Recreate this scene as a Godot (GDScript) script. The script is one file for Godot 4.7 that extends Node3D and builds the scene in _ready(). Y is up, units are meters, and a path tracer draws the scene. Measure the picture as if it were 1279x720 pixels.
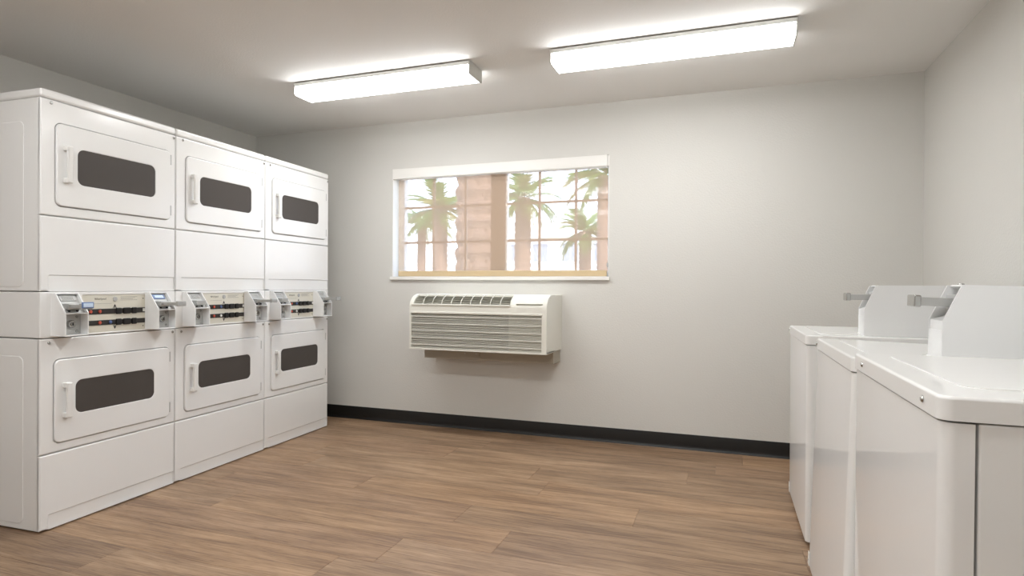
extends Node3D
# A coin laundry room: three stacked dryers, three top-load washers, a wall air conditioner, a window with a see-through shade.

const CEIL := 2.405
const BACK := -4.22
const LEFT := -3.902
const RIGHT := 1.117
const FRONT := 3.4
var M := {}
var used := {}
var rng := RandomNumberGenerator.new()

func _ready() -> void:
	rng.seed = 7
	# ---- camera
	var cam := Camera3D.new()
	cam.name = "camera"
	cam.fov = 51.366
	cam.near = 0.05
	cam.far = 400.0
	cam.position = Vector3(0, 1.10, 0)
	cam.rotation_degrees = Vector3(-0.1846, 19.615, 0.3205)
	add_child(cam)
	cam.current = true
	# ---- sky and exposure
	var env := Environment.new()
	var sm := ProceduralSkyMaterial.new()
	sm.sky_top_color = Color(0.62, 0.76, 0.95)
	sm.sky_horizon_color = Color(0.93, 0.95, 0.98)
	sm.ground_horizon_color = Color(0.80, 0.78, 0.74)
	sm.ground_bottom_color = Color(0.62, 0.58, 0.52)
	sm.sky_energy_multiplier = 2.1
	sm.ground_energy_multiplier = 1.0
	var sky := Sky.new()
	sky.sky_material = sm
	env.background_mode = Environment.BG_SKY
	env.sky = sky
	env.tonemap_mode = Environment.TONE_MAPPER_LINEAR
	env.tonemap_exposure = 1.06
	env.sdfgi_enabled = true
	env.ssao_enabled = true
	env.ssil_enabled = true
	var we := WorldEnvironment.new()
	we.name = "environment"
	we.environment = env
	add_child(we)
	# ---- sun, high behind the building: it lights the trees, not the room
	var sun := DirectionalLight3D.new()
	sun.name = "sun"
	sun.rotation_degrees = Vector3(-50, 35, 0)
	sun.light_energy = 2.3
	sun.light_color = Color(1.0, 0.96, 0.88)
	sun.light_angular_distance = 0.6
	sun.shadow_enabled = true
	sun.sky_mode = DirectionalLight3D.SKY_MODE_LIGHT_ONLY
	add_child(sun)

	make_materials()
	build_room()
	build_window()
	build_ceiling_lights()
	for k in 3:
		build_dryer(k)
	for k in 3:
		build_washer(k)
	build_air_conditioner()
	build_shade()
	build_outside()

# ------------------------------------------------------------------ helpers
func numbered(called: String) -> String:
	if not used.has(called):
		used[called] = 0
		return called
	used[called] += 1
	return "%s_%03d" % [called, used[called]]

func thing(called: String, label: String, category: String, at := Vector3.ZERO, group := "") -> Node3D:
	var o := Node3D.new()
	o.name = numbered(called)
	add_child(o)
	o.position = at
	o.set_meta("label", label)
	o.set_meta("category", category)
	if group != "":
		o.set_meta("group", group)
	return o

func structure(called: String) -> Node3D:
	var o := Node3D.new()
	o.name = called
	add_child(o)
	o.set_meta("kind", "structure")
	return o

func part(called: String, st: SurfaceTool, m: Material, parent: Node3D, at := Vector3.ZERO) -> MeshInstance3D:
	return put(called, st.commit(), m, parent, at)

func put(called: String, mesh: Mesh, m: Material, parent: Node3D, at := Vector3.ZERO) -> MeshInstance3D:
	var o := MeshInstance3D.new()
	o.name = called
	o.mesh = mesh
	o.material_override = m
	o.position = at
	parent.add_child(o, true)
	return o

func begin() -> SurfaceTool:
	var st := SurfaceTool.new()
	st.begin(Mesh.PRIMITIVE_TRIANGLES)
	return st

func vert(st: SurfaceTool, p: Vector3, n: Vector3, uv: Vector2) -> void:
	st.set_normal(n)
	st.set_uv(uv)
	st.add_vertex(p)

# a triangle that faces the way its normals point (front faces run clockwise)
func tri(st: SurfaceTool, a: Vector3, b: Vector3, c: Vector3, na: Vector3, nb: Vector3, nc: Vector3, ua := Vector2.ZERO, ub := Vector2.ZERO, uc := Vector2.ZERO) -> void:
	var g := (b - a).cross(c - a)
	if g.length_squared() < 1e-16:
		return
	if g.dot(na + nb + nc) > 0.0:
		vert(st, a, na, ua)
		vert(st, c, nc, uc)
		vert(st, b, nb, ub)
	else:
		vert(st, a, na, ua)
		vert(st, b, nb, ub)
		vert(st, c, nc, uc)

func quad(st: SurfaceTool, a: Vector3, b: Vector3, c: Vector3, d: Vector3, na: Vector3, nb: Vector3, nc: Vector3, nd: Vector3) -> void:
	tri(st, a, b, c, na, nb, nc)
	tri(st, a, c, d, na, nc, nd)

func flat(st: SurfaceTool, a: Vector3, b: Vector3, c: Vector3, d: Vector3, n: Vector3) -> void:
	quad(st, a, b, c, d, n, n, n, n)

# plain box
func bx(st: SurfaceTool, lo: Vector3, hi: Vector3) -> void:
	for ax in 3:
		var u := (ax + 1) % 3
		var v := (ax + 2) % 3
		for s in 2:
			var n := Vector3.ZERO
			n[ax] = 1.0 if s == 1 else -1.0
			var p := [Vector3.ZERO, Vector3.ZERO, Vector3.ZERO, Vector3.ZERO]
			for i in 4:
				var q := Vector3.ZERO
				q[ax] = hi[ax] if s == 1 else lo[ax]
				q[u] = hi[u] if i == 1 or i == 2 else lo[u]
				q[v] = hi[v] if i >= 2 else lo[v]
				p[i] = q
			flat(st, p[0], p[1], p[2], p[3], n)

# box with rounded edges
func rb(st: SurfaceTool, lo: Vector3, hi: Vector3, r: float, seg := 2) -> void:
	var c := (lo + hi) * 0.5
	var h := (hi - lo) * 0.5
	r = minf(r, minf(h.x, minf(h.y, h.z)) * 0.999)
	var inner := h - Vector3(r, r, r)
	for ax in 3:
		var u := (ax + 1) % 3
		var v := (ax + 2) % 3
		var us := []
		var vs := []
		for i in seg + 1:
			var t := tan(PI / 4 * (1.0 - float(i) / seg))
			us.append(-inner[u] - r * t)
			vs.append(-inner[v] - r * t)
		for i in seg + 1:
			var t := tan(PI / 4 * float(i) / seg)
			us.append(inner[u] + r * t)
			vs.append(inner[v] + r * t)
		for s in [-1.0, 1.0]:
			var pos := []
			var nor := []
			for a in us:
				for b in vs:
					var p := Vector3.ZERO
					p[ax] = h[ax] * s
					p[u] = a
					p[v] = b
					var q := p.clamp(-inner, inner)
					var n := (p - q).normalized()
					pos.append(c + q + n * r)
					nor.append(n)
			var w := vs.size()
			for i in us.size() - 1:
				for j in w - 1:
					var k := i * w + j
					quad(st, pos[k], pos[k + w], pos[k + w + 1], pos[k + 1], nor[k], nor[k + w], nor[k + w + 1], nor[k + 1])

func outline(x0: float, y0: float, x1: float, y1: float, r: float, k := 6) -> Array:
	var pts := []
	var nor := []
	var cs := [Vector2(x1 - r, y1 - r), Vector2(x0 + r, y1 - r), Vector2(x0 + r, y0 + r), Vector2(x1 - r, y0 + r)]
	for q in 4:
		for i in k + 1:
			var a := PI / 2 * (q + float(i) / k)
			var d := Vector2(cos(a), sin(a))
			pts.append(cs[q] + d * r)
			nor.append(d)
	return [pts, nor]

# plate with rounded corners in x-y, from z0 to z1, its front edge rounded by bev; an optional hole [x0, y0, x1, y1, r]
func plate(st: SurfaceTool, x0: float, y0: float, x1: float, y1: float, r: float, z0: float, z1: float, bev := 0.003, hole := []) -> void:
	var o := outline(x0, y0, x1, y1, r)
	var p: Array = o[0]
	var nn: Array = o[1]
	var n := p.size()
	var rings := []
	rings.append([0.0, z0, 0.0])
	for i in 4:
		var a := PI / 2 * i / 3.0
		rings.append([bev * (1.0 - cos(a)), z1 - bev + bev * sin(a), a])
	for j in rings.size() - 1:
		for i in n:
			var i2 := (i + 1) % n
			var q := []
			var qn := []
			for e in [[i, j], [i2, j], [i2, j + 1], [i, j + 1]]:
				var g: Array = rings[e[1]]
				var d: Vector2 = nn[e[0]]
				var b: Vector2 = p[e[0]] - d * g[0]
				q.append(Vector3(b.x, b.y, g[1]))
				qn.append(Vector3(d.x * cos(g[2]), d.y * cos(g[2]), sin(g[2])))
			quad(st, q[0], q[1], q[2], q[3], qn[0], qn[1], qn[2], qn[3])
	var front := Vector3(0, 0, 1)
	var rim := []
	for i in n:
		var b: Vector2 = p[i] - nn[i] * bev
		rim.append(Vector3(b.x, b.y, z1))
	if hole.is_empty():
		var c := Vector3((x0 + x1) / 2, (y0 + y1) / 2, z1)
		for i in n:
			tri(st, c, rim[i], rim[(i + 1) % n], front, front, front)
		c.z = z0
		for i in n:
			var a: Vector2 = p[i]
			var b2: Vector2 = p[(i + 1) % n]
			tri(st, c, Vector3(a.x, a.y, z0), Vector3(b2.x, b2.y, z0), -front, -front, -front)
	else:
		var ho := outline(hole[0], hole[1], hole[2], hole[3], hole[4])
		for i in n:
			var i2 := (i + 1) % n
			var a: Vector2 = ho[0][i]
			var b: Vector2 = ho[0][i2]
			var da: Vector2 = ho[1][i]
			var db: Vector2 = ho[1][i2]
			var e := 0.004
			var a3 := Vector3(a.x + da.x * e, a.y + da.y * e, z1)
			var b3 := Vector3(b.x + db.x * e, b.y + db.y * e, z1)
			flat(st, rim[i], rim[i2], b3, a3, front)
			var na := Vector3(-da.x, -da.y, 0)
			var nb := Vector3(-db.x, -db.y, 0)
			quad(st, a3, b3, Vector3(b.x, b.y, z1 - e), Vector3(a.x, a.y, z1 - e), front, front, nb, na)
			quad(st, Vector3(a.x, a.y, z1 - e), Vector3(b.x, b.y, z1 - e), Vector3(b.x, b.y, z0), Vector3(a.x, a.y, z0), na, nb, nb, na)

# extrude a polygon: each point maps through (origin, du, dv), swept along dw; corners flatter than smooth_deg are smoothed
func extrude(st: SurfaceTool, poly: PackedVector2Array, origin: Vector3, du: Vector3, dv: Vector3, dw: Vector3, smooth_deg := 30.0) -> void:
	var n := poly.size()
	var area := 0.0
	for i in n:
		area += poly[i].cross(poly[(i + 1) % n])
	var sgn := 1.0 if area > 0 else -1.0
	var en := []
	for i in n:
		var d := (poly[(i + 1) % n] - poly[i]).normalized()
		en.append(Vector2(d.y, -d.x) * sgn)
	var lim := cos(deg_to_rad(smooth_deg))
	for i in n:
		var i2 := (i + 1) % n
		var e: Vector2 = en[i]
		var prev: Vector2 = en[(i + n - 1) % n]
		var next: Vector2 = en[i2]
		var na := (e + prev).normalized() if e.dot(prev) > lim else e
		var nb := (e + next).normalized() if e.dot(next) > lim else e
		var a := origin + du * poly[i].x + dv * poly[i].y
		var b := origin + du * poly[i2].x + dv * poly[i2].y
		var na3 := (du * na.x + dv * na.y).normalized()
		var nb3 := (du * nb.x + dv * nb.y).normalized()
		quad(st, a, b, b + dw, a + dw, na3, nb3, nb3, na3)
	var idx := Geometry2D.triangulate_polygon(poly)
	var cap := dw.normalized()
	for i in range(0, idx.size(), 3):
		var t := []
		for j in 3:
			t.append(origin + du * poly[idx[i + j]].x + dv * poly[idx[i + j]].y)
		tri(st, t[0], t[1], t[2], -cap, -cap, -cap)
		tri(st, t[0] + dw, t[1] + dw, t[2] + dw, cap, cap, cap)

# round bar from a to b with slightly rounded ends
func rod(st: SurfaceTool, a: Vector3, b: Vector3, r: float, seg := 16, bev := 0.0, r2 := -1.0) -> void:
	if r2 < 0.0:
		r2 = r
	var w := (b - a).normalized()
	var u := w.cross(Vector3.UP if absf(w.y) < 0.9 else Vector3.RIGHT).normalized()
	var v := w.cross(u)
	bev = minf(bev, minf(r, r2) * 0.9)
	var rings := [[a, r - bev, -1.0], [a + w * bev, r, 0.0], [b - w * bev, r2, 0.0], [b, r2 - bev, 1.0]]
	for i in seg:
		var a0 := TAU * i / seg
		var a1 := TAU * (i + 1) / seg
		var d0 := u * cos(a0) + v * sin(a0)
		var d1 := u * cos(a1) + v * sin(a1)
		for j in 3:
			var g: Array = rings[j]
			var k: Array = rings[j + 1]
			var t0: Vector3 = w * g[2]
			var t1: Vector3 = w * k[2]
			quad(st, g[0] + d0 * g[1], g[0] + d1 * g[1], k[0] + d1 * k[1], k[0] + d0 * k[1], (d0 + t0).normalized(), (d1 + t0).normalized(), (d1 + t1).normalized(), (d0 + t1).normalized())
		tri(st, a, a + d0 * (r - bev), a + d1 * (r - bev), -w, -w, -w)
		tri(st, b, b + d0 * (r2 - bev), b + d1 * (r2 - bev), w, w, w)

# ------------------------------------------------------------------ materials
func mat(called: String, c: Color, rough := 0.5, metal := 0.0) -> StandardMaterial3D:
	var m := StandardMaterial3D.new()
	m.resource_name = called
	m.albedo_color = c
	m.roughness = rough
	m.metallic = metal
	M[called] = m
	return m

func noise_tex(freq: float, size := 512, as_normal := false, strength := 2.0, sd := 1) -> NoiseTexture2D:
	var f := FastNoiseLite.new()
	f.seed = sd
	f.noise_type = FastNoiseLite.TYPE_SIMPLEX_SMOOTH
	f.frequency = freq
	f.fractal_octaves = 4
	var t := NoiseTexture2D.new()
	t.width = size
	t.height = size
	t.seamless = true
	t.noise = f
	t.as_normal_map = as_normal
	t.bump_strength = strength
	return t

func make_materials() -> void:
	var m: StandardMaterial3D
	m = mat("wall_paint", Color(0.84, 0.831, 0.808), 0.75)
	m.normal_enabled = true
	m.normal_texture = noise_tex(0.06, 512, true, 3.0, 3)
	m.normal_scale = 0.25
	m.uv1_triplanar = true
	m.uv1_world_triplanar = true
	m.uv1_scale = Vector3(2.2, 2.2, 2.2)
	var c: StandardMaterial3D = m.duplicate()
	c.resource_name = "ceiling_paint"
	c.albedo_color = Color(0.925, 0.918, 0.905)
	M["ceiling_paint"] = c
	mat("trim_white", Color(0.93, 0.92, 0.90), 0.4)
	mat("baseboard", Color(0.055, 0.05, 0.045), 0.45)
	m = mat("enamel", Color(0.925, 0.923, 0.915), 0.28)
	m.clearcoat_enabled = true
	m.clearcoat = 0.5
	m.clearcoat_roughness = 0.12
	m = mat("washer_enamel", Color(0.93, 0.926, 0.915), 0.5)
	m.metallic_specular = 0.35
	m.clearcoat_enabled = true
	m.clearcoat = 0.7
	m.clearcoat_roughness = 0.03
	mat("meter_white", Color(0.925, 0.925, 0.92), 0.4)
	m = mat("door_glass", Color(0.31, 0.29, 0.275), 0.5)
	m.metallic_specular = 0.3
	mat("steel", Color(0.74, 0.74, 0.73), 0.35, 0.6)
	mat("zinc", Color(0.72, 0.72, 0.71), 0.45, 0.35)
	mat("chrome", Color(0.75, 0.75, 0.74), 0.18, 1.0)
	mat("plastic_white", Color(0.90, 0.895, 0.88), 0.35)
	mat("panel_metal", Color(0.86, 0.845, 0.79), 0.4, 0.12)
	mat("black_plastic", Color(0.055, 0.05, 0.045), 0.4)
	mat("strip_dark", Color(0.16, 0.15, 0.14), 0.4)
	mat("button_red", Color(0.74, 0.32, 0.24), 0.35)
	mat("button_blue", Color(0.34, 0.42, 0.60), 0.35)
	mat("button_white", Color(0.9, 0.9, 0.88), 0.35)
	mat("label_blue", Color(0.42, 0.51, 0.68), 0.4)
	mat("label_pale", Color(0.80, 0.87, 0.95), 0.35)
	mat("label_grey", Color(0.72, 0.72, 0.71), 0.4)
	mat("print_grey", Color(0.50, 0.49, 0.46), 0.6)
	mat("print_dark", Color(0.15, 0.14, 0.13), 0.6)
	mat("ac_cream", Color(0.885, 0.875, 0.835), 0.45)
	mat("ac_side", Color(0.83, 0.815, 0.77), 0.5)
	mat("ac_slat", Color(0.80, 0.79, 0.745), 0.5)
	mat("ac_filter", Color(0.46, 0.45, 0.42), 0.8)
	mat("ac_backing", Color(0.72, 0.71, 0.67), 0.7)
	mat("sleeve", Color(0.66, 0.63, 0.57), 0.55)
	mat("window_frame", Color(0.86, 0.85, 0.83), 0.4)
	mat("muntin_tan", Color(0.60, 0.49, 0.40), 0.5)
	m = mat("glass", Color(0.96, 0.98, 0.98, 0.06), 0.02)
	m.transparency = BaseMaterial3D.TRANSPARENCY_ALPHA
	m = mat("shade_mesh", Color(0.86, 0.77, 0.68, 0.46), 0.9)
	m.transparency = BaseMaterial3D.TRANSPARENCY_ALPHA
	m.backlight_enabled = true
	m.backlight = Color(0.35, 0.32, 0.29)
	mat("hem", Color(0.80, 0.71, 0.56), 0.7)
	m = mat("lens", Color(0.95, 0.95, 0.93), 0.4)
	m.emission_enabled = true
	m.emission = Color(0.985, 0.994, 1.0)
	m.emission_energy_multiplier = 13.0
	mat("fixture_white", Color(0.86, 0.86, 0.84), 0.45)
	mat("bark", Color(0.47, 0.365, 0.295), 0.9)
	mat("bark_pale", Color(0.53, 0.425, 0.36), 0.9)
	m = mat("frond", Color(0.36, 0.47, 0.20), 0.6)
	m.backlight_enabled = true
	m.backlight = Color(0.35, 0.45, 0.15)
	m = mat("frond_dry", Color(0.50, 0.50, 0.26), 0.65)
	m.backlight_enabled = true
	m.backlight = Color(0.4, 0.4, 0.18)
	mat("stucco", Color(0.93, 0.92, 0.90), 0.85)
	mat("far_window", Color(0.55, 0.58, 0.62), 0.2)
	mat("roof_tile", Color(0.86, 0.83, 0.80), 0.8)
	mat("ground", Color(0.70, 0.66, 0.58), 0.95)
	mat("hedge", Color(0.33, 0.42, 0.20), 0.85)
	make_wood()

# oak-look boards: long streaks, fine pores and a few cathedral arches
func make_wood() -> void:
	var w := 1536
	var h := 768
	var im := Image.create(w, h, false, Image.FORMAT_RGB8)
	var ru := Image.create(w, h, false, Image.FORMAT_L8)
	var a := FastNoiseLite.new()
	a.seed = 11
	a.frequency = 1.0
	a.fractal_octaves = 3
	var b := FastNoiseLite.new()
	b.seed = 23
	b.frequency = 1.0
	b.fractal_octaves = 2
	var d := FastNoiseLite.new()
	d.seed = 41
	d.frequency = 1.0
	d.fractal_octaves = 2
	var light := Color(0.69, 0.575, 0.46)
	var mid := Color(0.60, 0.49, 0.385)
	var dark := Color(0.49, 0.39, 0.305)
	for y in h:
		var v := float(y) / h # 0.96 m over four boards
		for x in w:
			var u := float(x) / w * 3.0 # 3 m
			var warp := d.get_noise_2d(u * 1.1, v * 5.0) * 0.018
			var s1 := a.get_noise_2d(u * 0.9, (v + warp) * 22.0)
			var s2 := b.get_noise_2d(u * 3.2, (v + warp) * 100.0)
			var pores := b.get_noise_2d(u * 12.0 + 40.0, v * 170.0)
			var blotch := d.get_noise_2d(u * 1.6 + 9.0, v * 9.0 + 5.0)
			var ring := sin((v + warp * 2.2) * 190.0 + s1 * 5.0)
			var t := 0.52 + s1 * 0.42 + s2 * 0.34 + blotch * 0.42 + ring * 0.02
			if pores < -0.22:
				t -= (-0.22 - pores) * 0.8
			t = clampf(t, 0.0, 1.0)
			var col := dark.lerp(mid, t * 2.0) if t < 0.5 else mid.lerp(light, t * 2.0 - 1.0)
			im.set_pixel(x, y, col)
			var g := clampf(0.44 - s2 * 0.10 - pores * 0.06, 0.0, 1.0)
			ru.set_pixel(x, y, Color(g, g, g))
	var tex := ImageTexture.create_from_image(im)
	var rt := ImageTexture.create_from_image(ru)
	var tones := [Color(1, 1, 1), Color(0.94, 0.935, 0.93), Color(1.0, 0.985, 0.965), Color(0.97, 0.955, 0.95), Color(0.90, 0.89, 0.885)]
	for i in tones.size():
		var m := mat("oak_%d" % i, tones[i], 1.0)
		m.albedo_texture = tex
		m.roughness_texture = rt
		m.roughness_texture_channel = BaseMaterial3D.TEXTURE_CHANNEL_RED
	mat("underlay", Color(0.12, 0.10, 0.085), 0.9)

# ------------------------------------------------------------------ room
func build_room() -> void:
	# floor with its planks
	var fl := structure("floor")
	var st := begin()
	bx(st, Vector3(LEFT, -0.12, BACK), Vector3(RIGHT, -0.006, FRONT))
	part("subfloor", st, M.underlay, fl)
	var pw := 0.237
	var joints := {0: -0.90, 1: 0.31, 2: -0.395, 3: -0.925, 6: -1.55, 7: 0.108, 4: 0.45, 5: -0.2}
	var first := -2.293
	for row in range(-25, 9):
		var z1: float = first - row * pw
		var z0 := z1 - pw
		z1 = minf(z1, FRONT)
		z0 = maxf(z0, BACK)
		if z1 - z0 < 0.01:
			continue
		var j: float = joints[row] if joints.has(row) else rng.randf_range(-1.5, 0.0)
		var x := j
		while x > LEFT:
			x -= 1.5
		while x < RIGHT:
			var xa := maxf(x, LEFT)
			var xb := minf(x + 1.5, RIGHT)
			if xb - xa > 0.01:
				plank(fl, xa, xb, z0, z1)
			x += 1.5
	# ceiling
	st = begin()
	bx(st, Vector3(LEFT - 0.2, CEIL, BACK - 0.2), Vector3(RIGHT + 0.2, CEIL + 0.2, FRONT + 0.2))
	var o := part("ceiling", st, M.ceiling_paint, self)
	o.set_meta("kind", "structure")
	# walls
	st = begin()
	var zb := BACK - 0.2
	var wx0 := -2.527
	var wx1 := -0.777
	var wy0 := 1.146
	var wy1 := 2.034
	bx(st, Vector3(LEFT - 0.2, -0.1, zb), Vector3(wx0, CEIL, BACK))
	bx(st, Vector3(wx1, -0.1, zb), Vector3(RIGHT + 0.2, CEIL, BACK))
	bx(st, Vector3(wx0, -0.1, zb), Vector3(wx1, wy0, BACK))
	bx(st, Vector3(wx0, wy1, zb), Vector3(wx1, CEIL, BACK))
	o = part("wall_back", st, M.wall_paint, self)
	o.set_meta("kind", "structure")
	st = begin()
	bx(st, Vector3(LEFT - 0.2, -0.1, BACK), Vector3(LEFT, CEIL, FRONT))
	o = part("wall_left", st, M.wall_paint, self)
	o.set_meta("kind", "structure")
	st = begin()
	bx(st, Vector3(RIGHT, -0.1, BACK), Vector3(RIGHT + 0.2, CEIL, FRONT))
	o = part("wall_right", st, M.wall_paint, self)
	o.set_meta("kind", "structure")
	st = begin()
	bx(st, Vector3(LEFT - 0.2, -0.1, FRONT), Vector3(RIGHT + 0.2, CEIL, FRONT + 0.2))
	o = part("wall_front", st, M.wall_paint, self)
	o.set_meta("kind", "structure")
	# baseboards: black vinyl cove
	var cove := PackedVector2Array([Vector2(0, 0), Vector2(0.014, 0), Vector2(0.0135, 0.003), Vector2(0.008, 0.008), Vector2(0.005, 0.016), Vector2(0.004, 0.030), Vector2(0.004, 0.099), Vector2(0.003, 0.102), Vector2(0, 0.102)])
	st = begin()
	extrude(st, cove, Vector3(LEFT, 0, BACK), Vector3(0, 0, 1), Vector3.UP, Vector3(RIGHT - LEFT, 0, 0), 50.0)
	o = part("baseboard_back", st, M.baseboard, self)
	o.set_meta("kind", "structure")
	st = begin()
	extrude(st, cove, Vector3(LEFT, 0, BACK + 0.014), Vector3(1, 0, 0), Vector3.UP, Vector3(0, 0, FRONT - BACK - 0.014), 50.0)
	o = part("baseboard_left", st, M.baseboard, self)
	o.set_meta("kind", "structure")
	st = begin()
	extrude(st, cove, Vector3(RIGHT, 0, BACK + 0.014), Vector3(-1, 0, 0), Vector3.UP, Vector3(0, 0, FRONT - BACK - 0.014), 50.0)
	o = part("baseboard_right", st, M.baseboard, self)
	o.set_meta("kind", "structure")

func plank(fl: Node3D, x0: float, x1: float, z0: float, z1: float) -> void:
	var st := begin()
	var e := 0.0009
	var g := 0.00025
	var uo := rng.randf_range(0.0, 1.4)
	var vo := 0.25 * rng.randi_range(0, 3) + rng.randf_range(0.0, 0.02)
	var flip := rng.randf() < 0.5
	var y := 0.0
	var top := [Vector3(x0 + g + e, y, z0 + g + e), Vector3(x1 - g - e, y, z0 + g + e), Vector3(x1 - g - e, y, z1 - g - e), Vector3(x0 + g + e, y, z1 - g - e)]
	var low := [Vector3(x0 + g, y - e, z0 + g), Vector3(x1 - g, y - e, z0 + g), Vector3(x1 - g, y - e, z1 - g), Vector3(x0 + g, y - e, z1 - g)]
	var ns := [Vector3(0, 0.6, -0.8), Vector3(0.8, 0.6, 0), Vector3(0, 0.6, 0.8), Vector3(-0.8, 0.6, 0)]
	var uv := func(p: Vector3) -> Vector2:
		var s := (p.x - x0)
		if flip:
			s = 1.5 - s
		return Vector2((s + uo) / 3.0, vo + (p.z - z0) / 0.96)
	tri(st, top[0], top[1], top[2], Vector3.UP, Vector3.UP, Vector3.UP, uv.call(top[0]), uv.call(top[1]), uv.call(top[2]))
	tri(st, top[0], top[2], top[3], Vector3.UP, Vector3.UP, Vector3.UP, uv.call(top[0]), uv.call(top[2]), uv.call(top[3]))
	for i in 4:
		var k := (i + 1) % 4
		var n: Vector3 = ns[i]
		tri(st, top[i], top[k], low[k], n, n, n, uv.call(top[i]), uv.call(top[k]), uv.call(low[k]))
		tri(st, top[i], low[k], low[i], n, n, n, uv.call(top[i]), uv.call(low[k]), uv.call(low[i]))
		var d := Vector3(0, -0.005, 0)
		var m := Vector3(n.x, 0, n.z).normalized()
		tri(st, low[i], low[k], low[k] + d, m, m, m, uv.call(low[i]), uv.call(low[k]), uv.call(low[k]))
		tri(st, low[i], low[k] + d, low[i] + d, m, m, m, uv.call(low[i]), uv.call(low[k]), uv.call(low[i]))
	part("plank", st, M["oak_%d" % rng.randi_range(0, 4)], fl)

# ------------------------------------------------------------------ window
func build_window() -> void:
	var w := structure("window_1")
	var zf := -4.32   # room-side face of the sash bars
	var x0 := -2.527
	var x1 := -0.777
	var y0 := 1.146
	var y1 := 2.034
	var st := begin()
	# outer frame
	rb(st, Vector3(x0, y0, zf - 0.06), Vector3(x0 + 0.05, y1, zf), 0.003, 1)
	rb(st, Vector3(x1 - 0.03, y0, zf - 0.06), Vector3(x1, y1, zf), 0.003, 1)
	rb(st, Vector3(x0, y0, zf - 0.06), Vector3(x1, y0 + 0.06, zf), 0.003, 1)
	rb(st, Vector3(x0, y1 - 0.04, zf - 0.06), Vector3(x1, y1, zf), 0.003, 1)
	part("window_frame", st, M.window_frame, w)
	st = begin()
	rb(st, Vector3(-1.72, y0 + 0.05, zf - 0.05), Vector3(-1.60, y1 - 0.03, zf - 0.004), 0.004, 1)
	part("meeting_stile", st, M.muntin_tan, w)
	st = begin()
	rb(st, Vector3(-1.597, y0 + 0.05, zf - 0.04), Vector3(-1.582, y1 - 0.03, zf - 0.002), 0.003, 1)
	part("sash_edge", st, M.trim_white, w)
	for xm in [-2.218, -1.937, -1.328, -1.047]:
		st = begin()
		rb(st, Vector3(xm - 0.0085, y0 + 0.05, zf - 0.035), Vector3(xm + 0.0085, y1 - 0.03, zf - 0.012), 0.003, 1)
		part("muntin", st, M.muntin_tan, w)
	for ym in [1.449, 1.733]:
		for xr in [[x0 + 0.05, -1.72], [-1.582, x1 - 0.03]]:
			st = begin()
			rb(st, Vector3(xr[0], ym - 0.0085, zf - 0.034), Vector3(xr[1], ym + 0.0085, zf - 0.013), 0.003, 1)
			part("muntin", st, M.muntin_tan, w)
	var cols := [[-2.477, -2.218], [-2.218, -1.937], [-1.937, -1.72], [-1.582, -1.328], [-1.328, -1.047], [-1.047, -0.807]]
	var rows := [[1.206, 1.449], [1.449, 1.733], [1.733, 1.994]]
	for c in cols:
		for r in rows:
			st = begin()
			flat(st, Vector3(c[0], r[0], zf - 0.024), Vector3(c[1], r[0], zf - 0.024), Vector3(c[1], r[1], zf - 0.024), Vector3(c[0], r[1], zf - 0.024), Vector3(0, 0, 1))
			part("pane", st, M.glass, w)
	# painted reveals and the sill
	st = begin()
	bx(st, Vector3(x0, y0, zf), Vector3(x0 + 0.004, y1, BACK + 0.001))
	part("reveal", st, M.trim_white, w)
	st = begin()
	bx(st, Vector3(x1 - 0.004, y0, zf), Vector3(x1, y1, BACK + 0.001))
	part("reveal", st, M.trim_white, w)
	st = begin()
	rb(st, Vector3(x0 - 0.012, 1.144, zf), Vector3(x1 + 0.006, 1.171, BACK + 0.022), 0.004, 2)
	part("window_sill", st, M.trim_white, w)

func build_shade() -> void:
	var o := thing("roller_shade", "tan see-through roller shade with white fascia covering the window", "window shade", Vector3(-1.652, 1.172, -4.262))
	var cx := -1.652
	var cy := 1.172
	var cz := -4.262
	var st := begin()
	rb(st, Vector3(-2.5265 - cx, 1.953 - cy, -4.30 - cz), Vector3(-0.792 - cx, 2.033 - cy, -4.214 - cz), 0.004, 2)
	part("fascia", st, M.trim_white, o)
	st = begin()
	rb(st, Vector3(-0.791 - cx, 1.953 - cy, -4.30 - cz), Vector3(-0.7785 - cx, 2.030 - cy, -4.216 - cz), 0.004, 2)
	part("end_cap", st, M.trim_white, o)
	st = begin()
	flat(st, Vector3(-2.494 - cx, 1.215 - cy, 0), Vector3(-0.800 - cx, 1.215 - cy, 0), Vector3(-0.800 - cx, 1.956 - cy, 0), Vector3(-2.494 - cx, 1.956 - cy, 0), Vector3(0, 0, 1))
	part("shade_cloth", st, M.shade_mesh, o)
	st = begin()
	rb(st, Vector3(-2.494 - cx, 1.1735 - cy, -0.007), Vector3(-0.800 - cx, 1.217 - cy, 0.007), 0.005, 2)
	part("hem_bar", st, M.hem, o)
	st = begin()
	rod(st, Vector3(-0.7865 - cx, 1.235 - cy, 0.022), Vector3(-0.7865 - cx, 1.955 - cy, 0.022), 0.002, 8)
	part("bead_chain", st, M.plastic_white, o)
	st = begin()
	rb(st, Vector3(-0.797 - cx, 1.238 - cy, 0.014), Vector3(-0.779 - cx, 1.268 - cy, 0.032), 0.003, 1)
	rod(st, Vector3(-0.788 - cx, 1.253 - cy, 0.030), Vector3(-0.788 - cx, 1.253 - cy, 0.036), 0.006, 10, 0.001)
	part("chain_tensioner", st, M.zinc, o)

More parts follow.
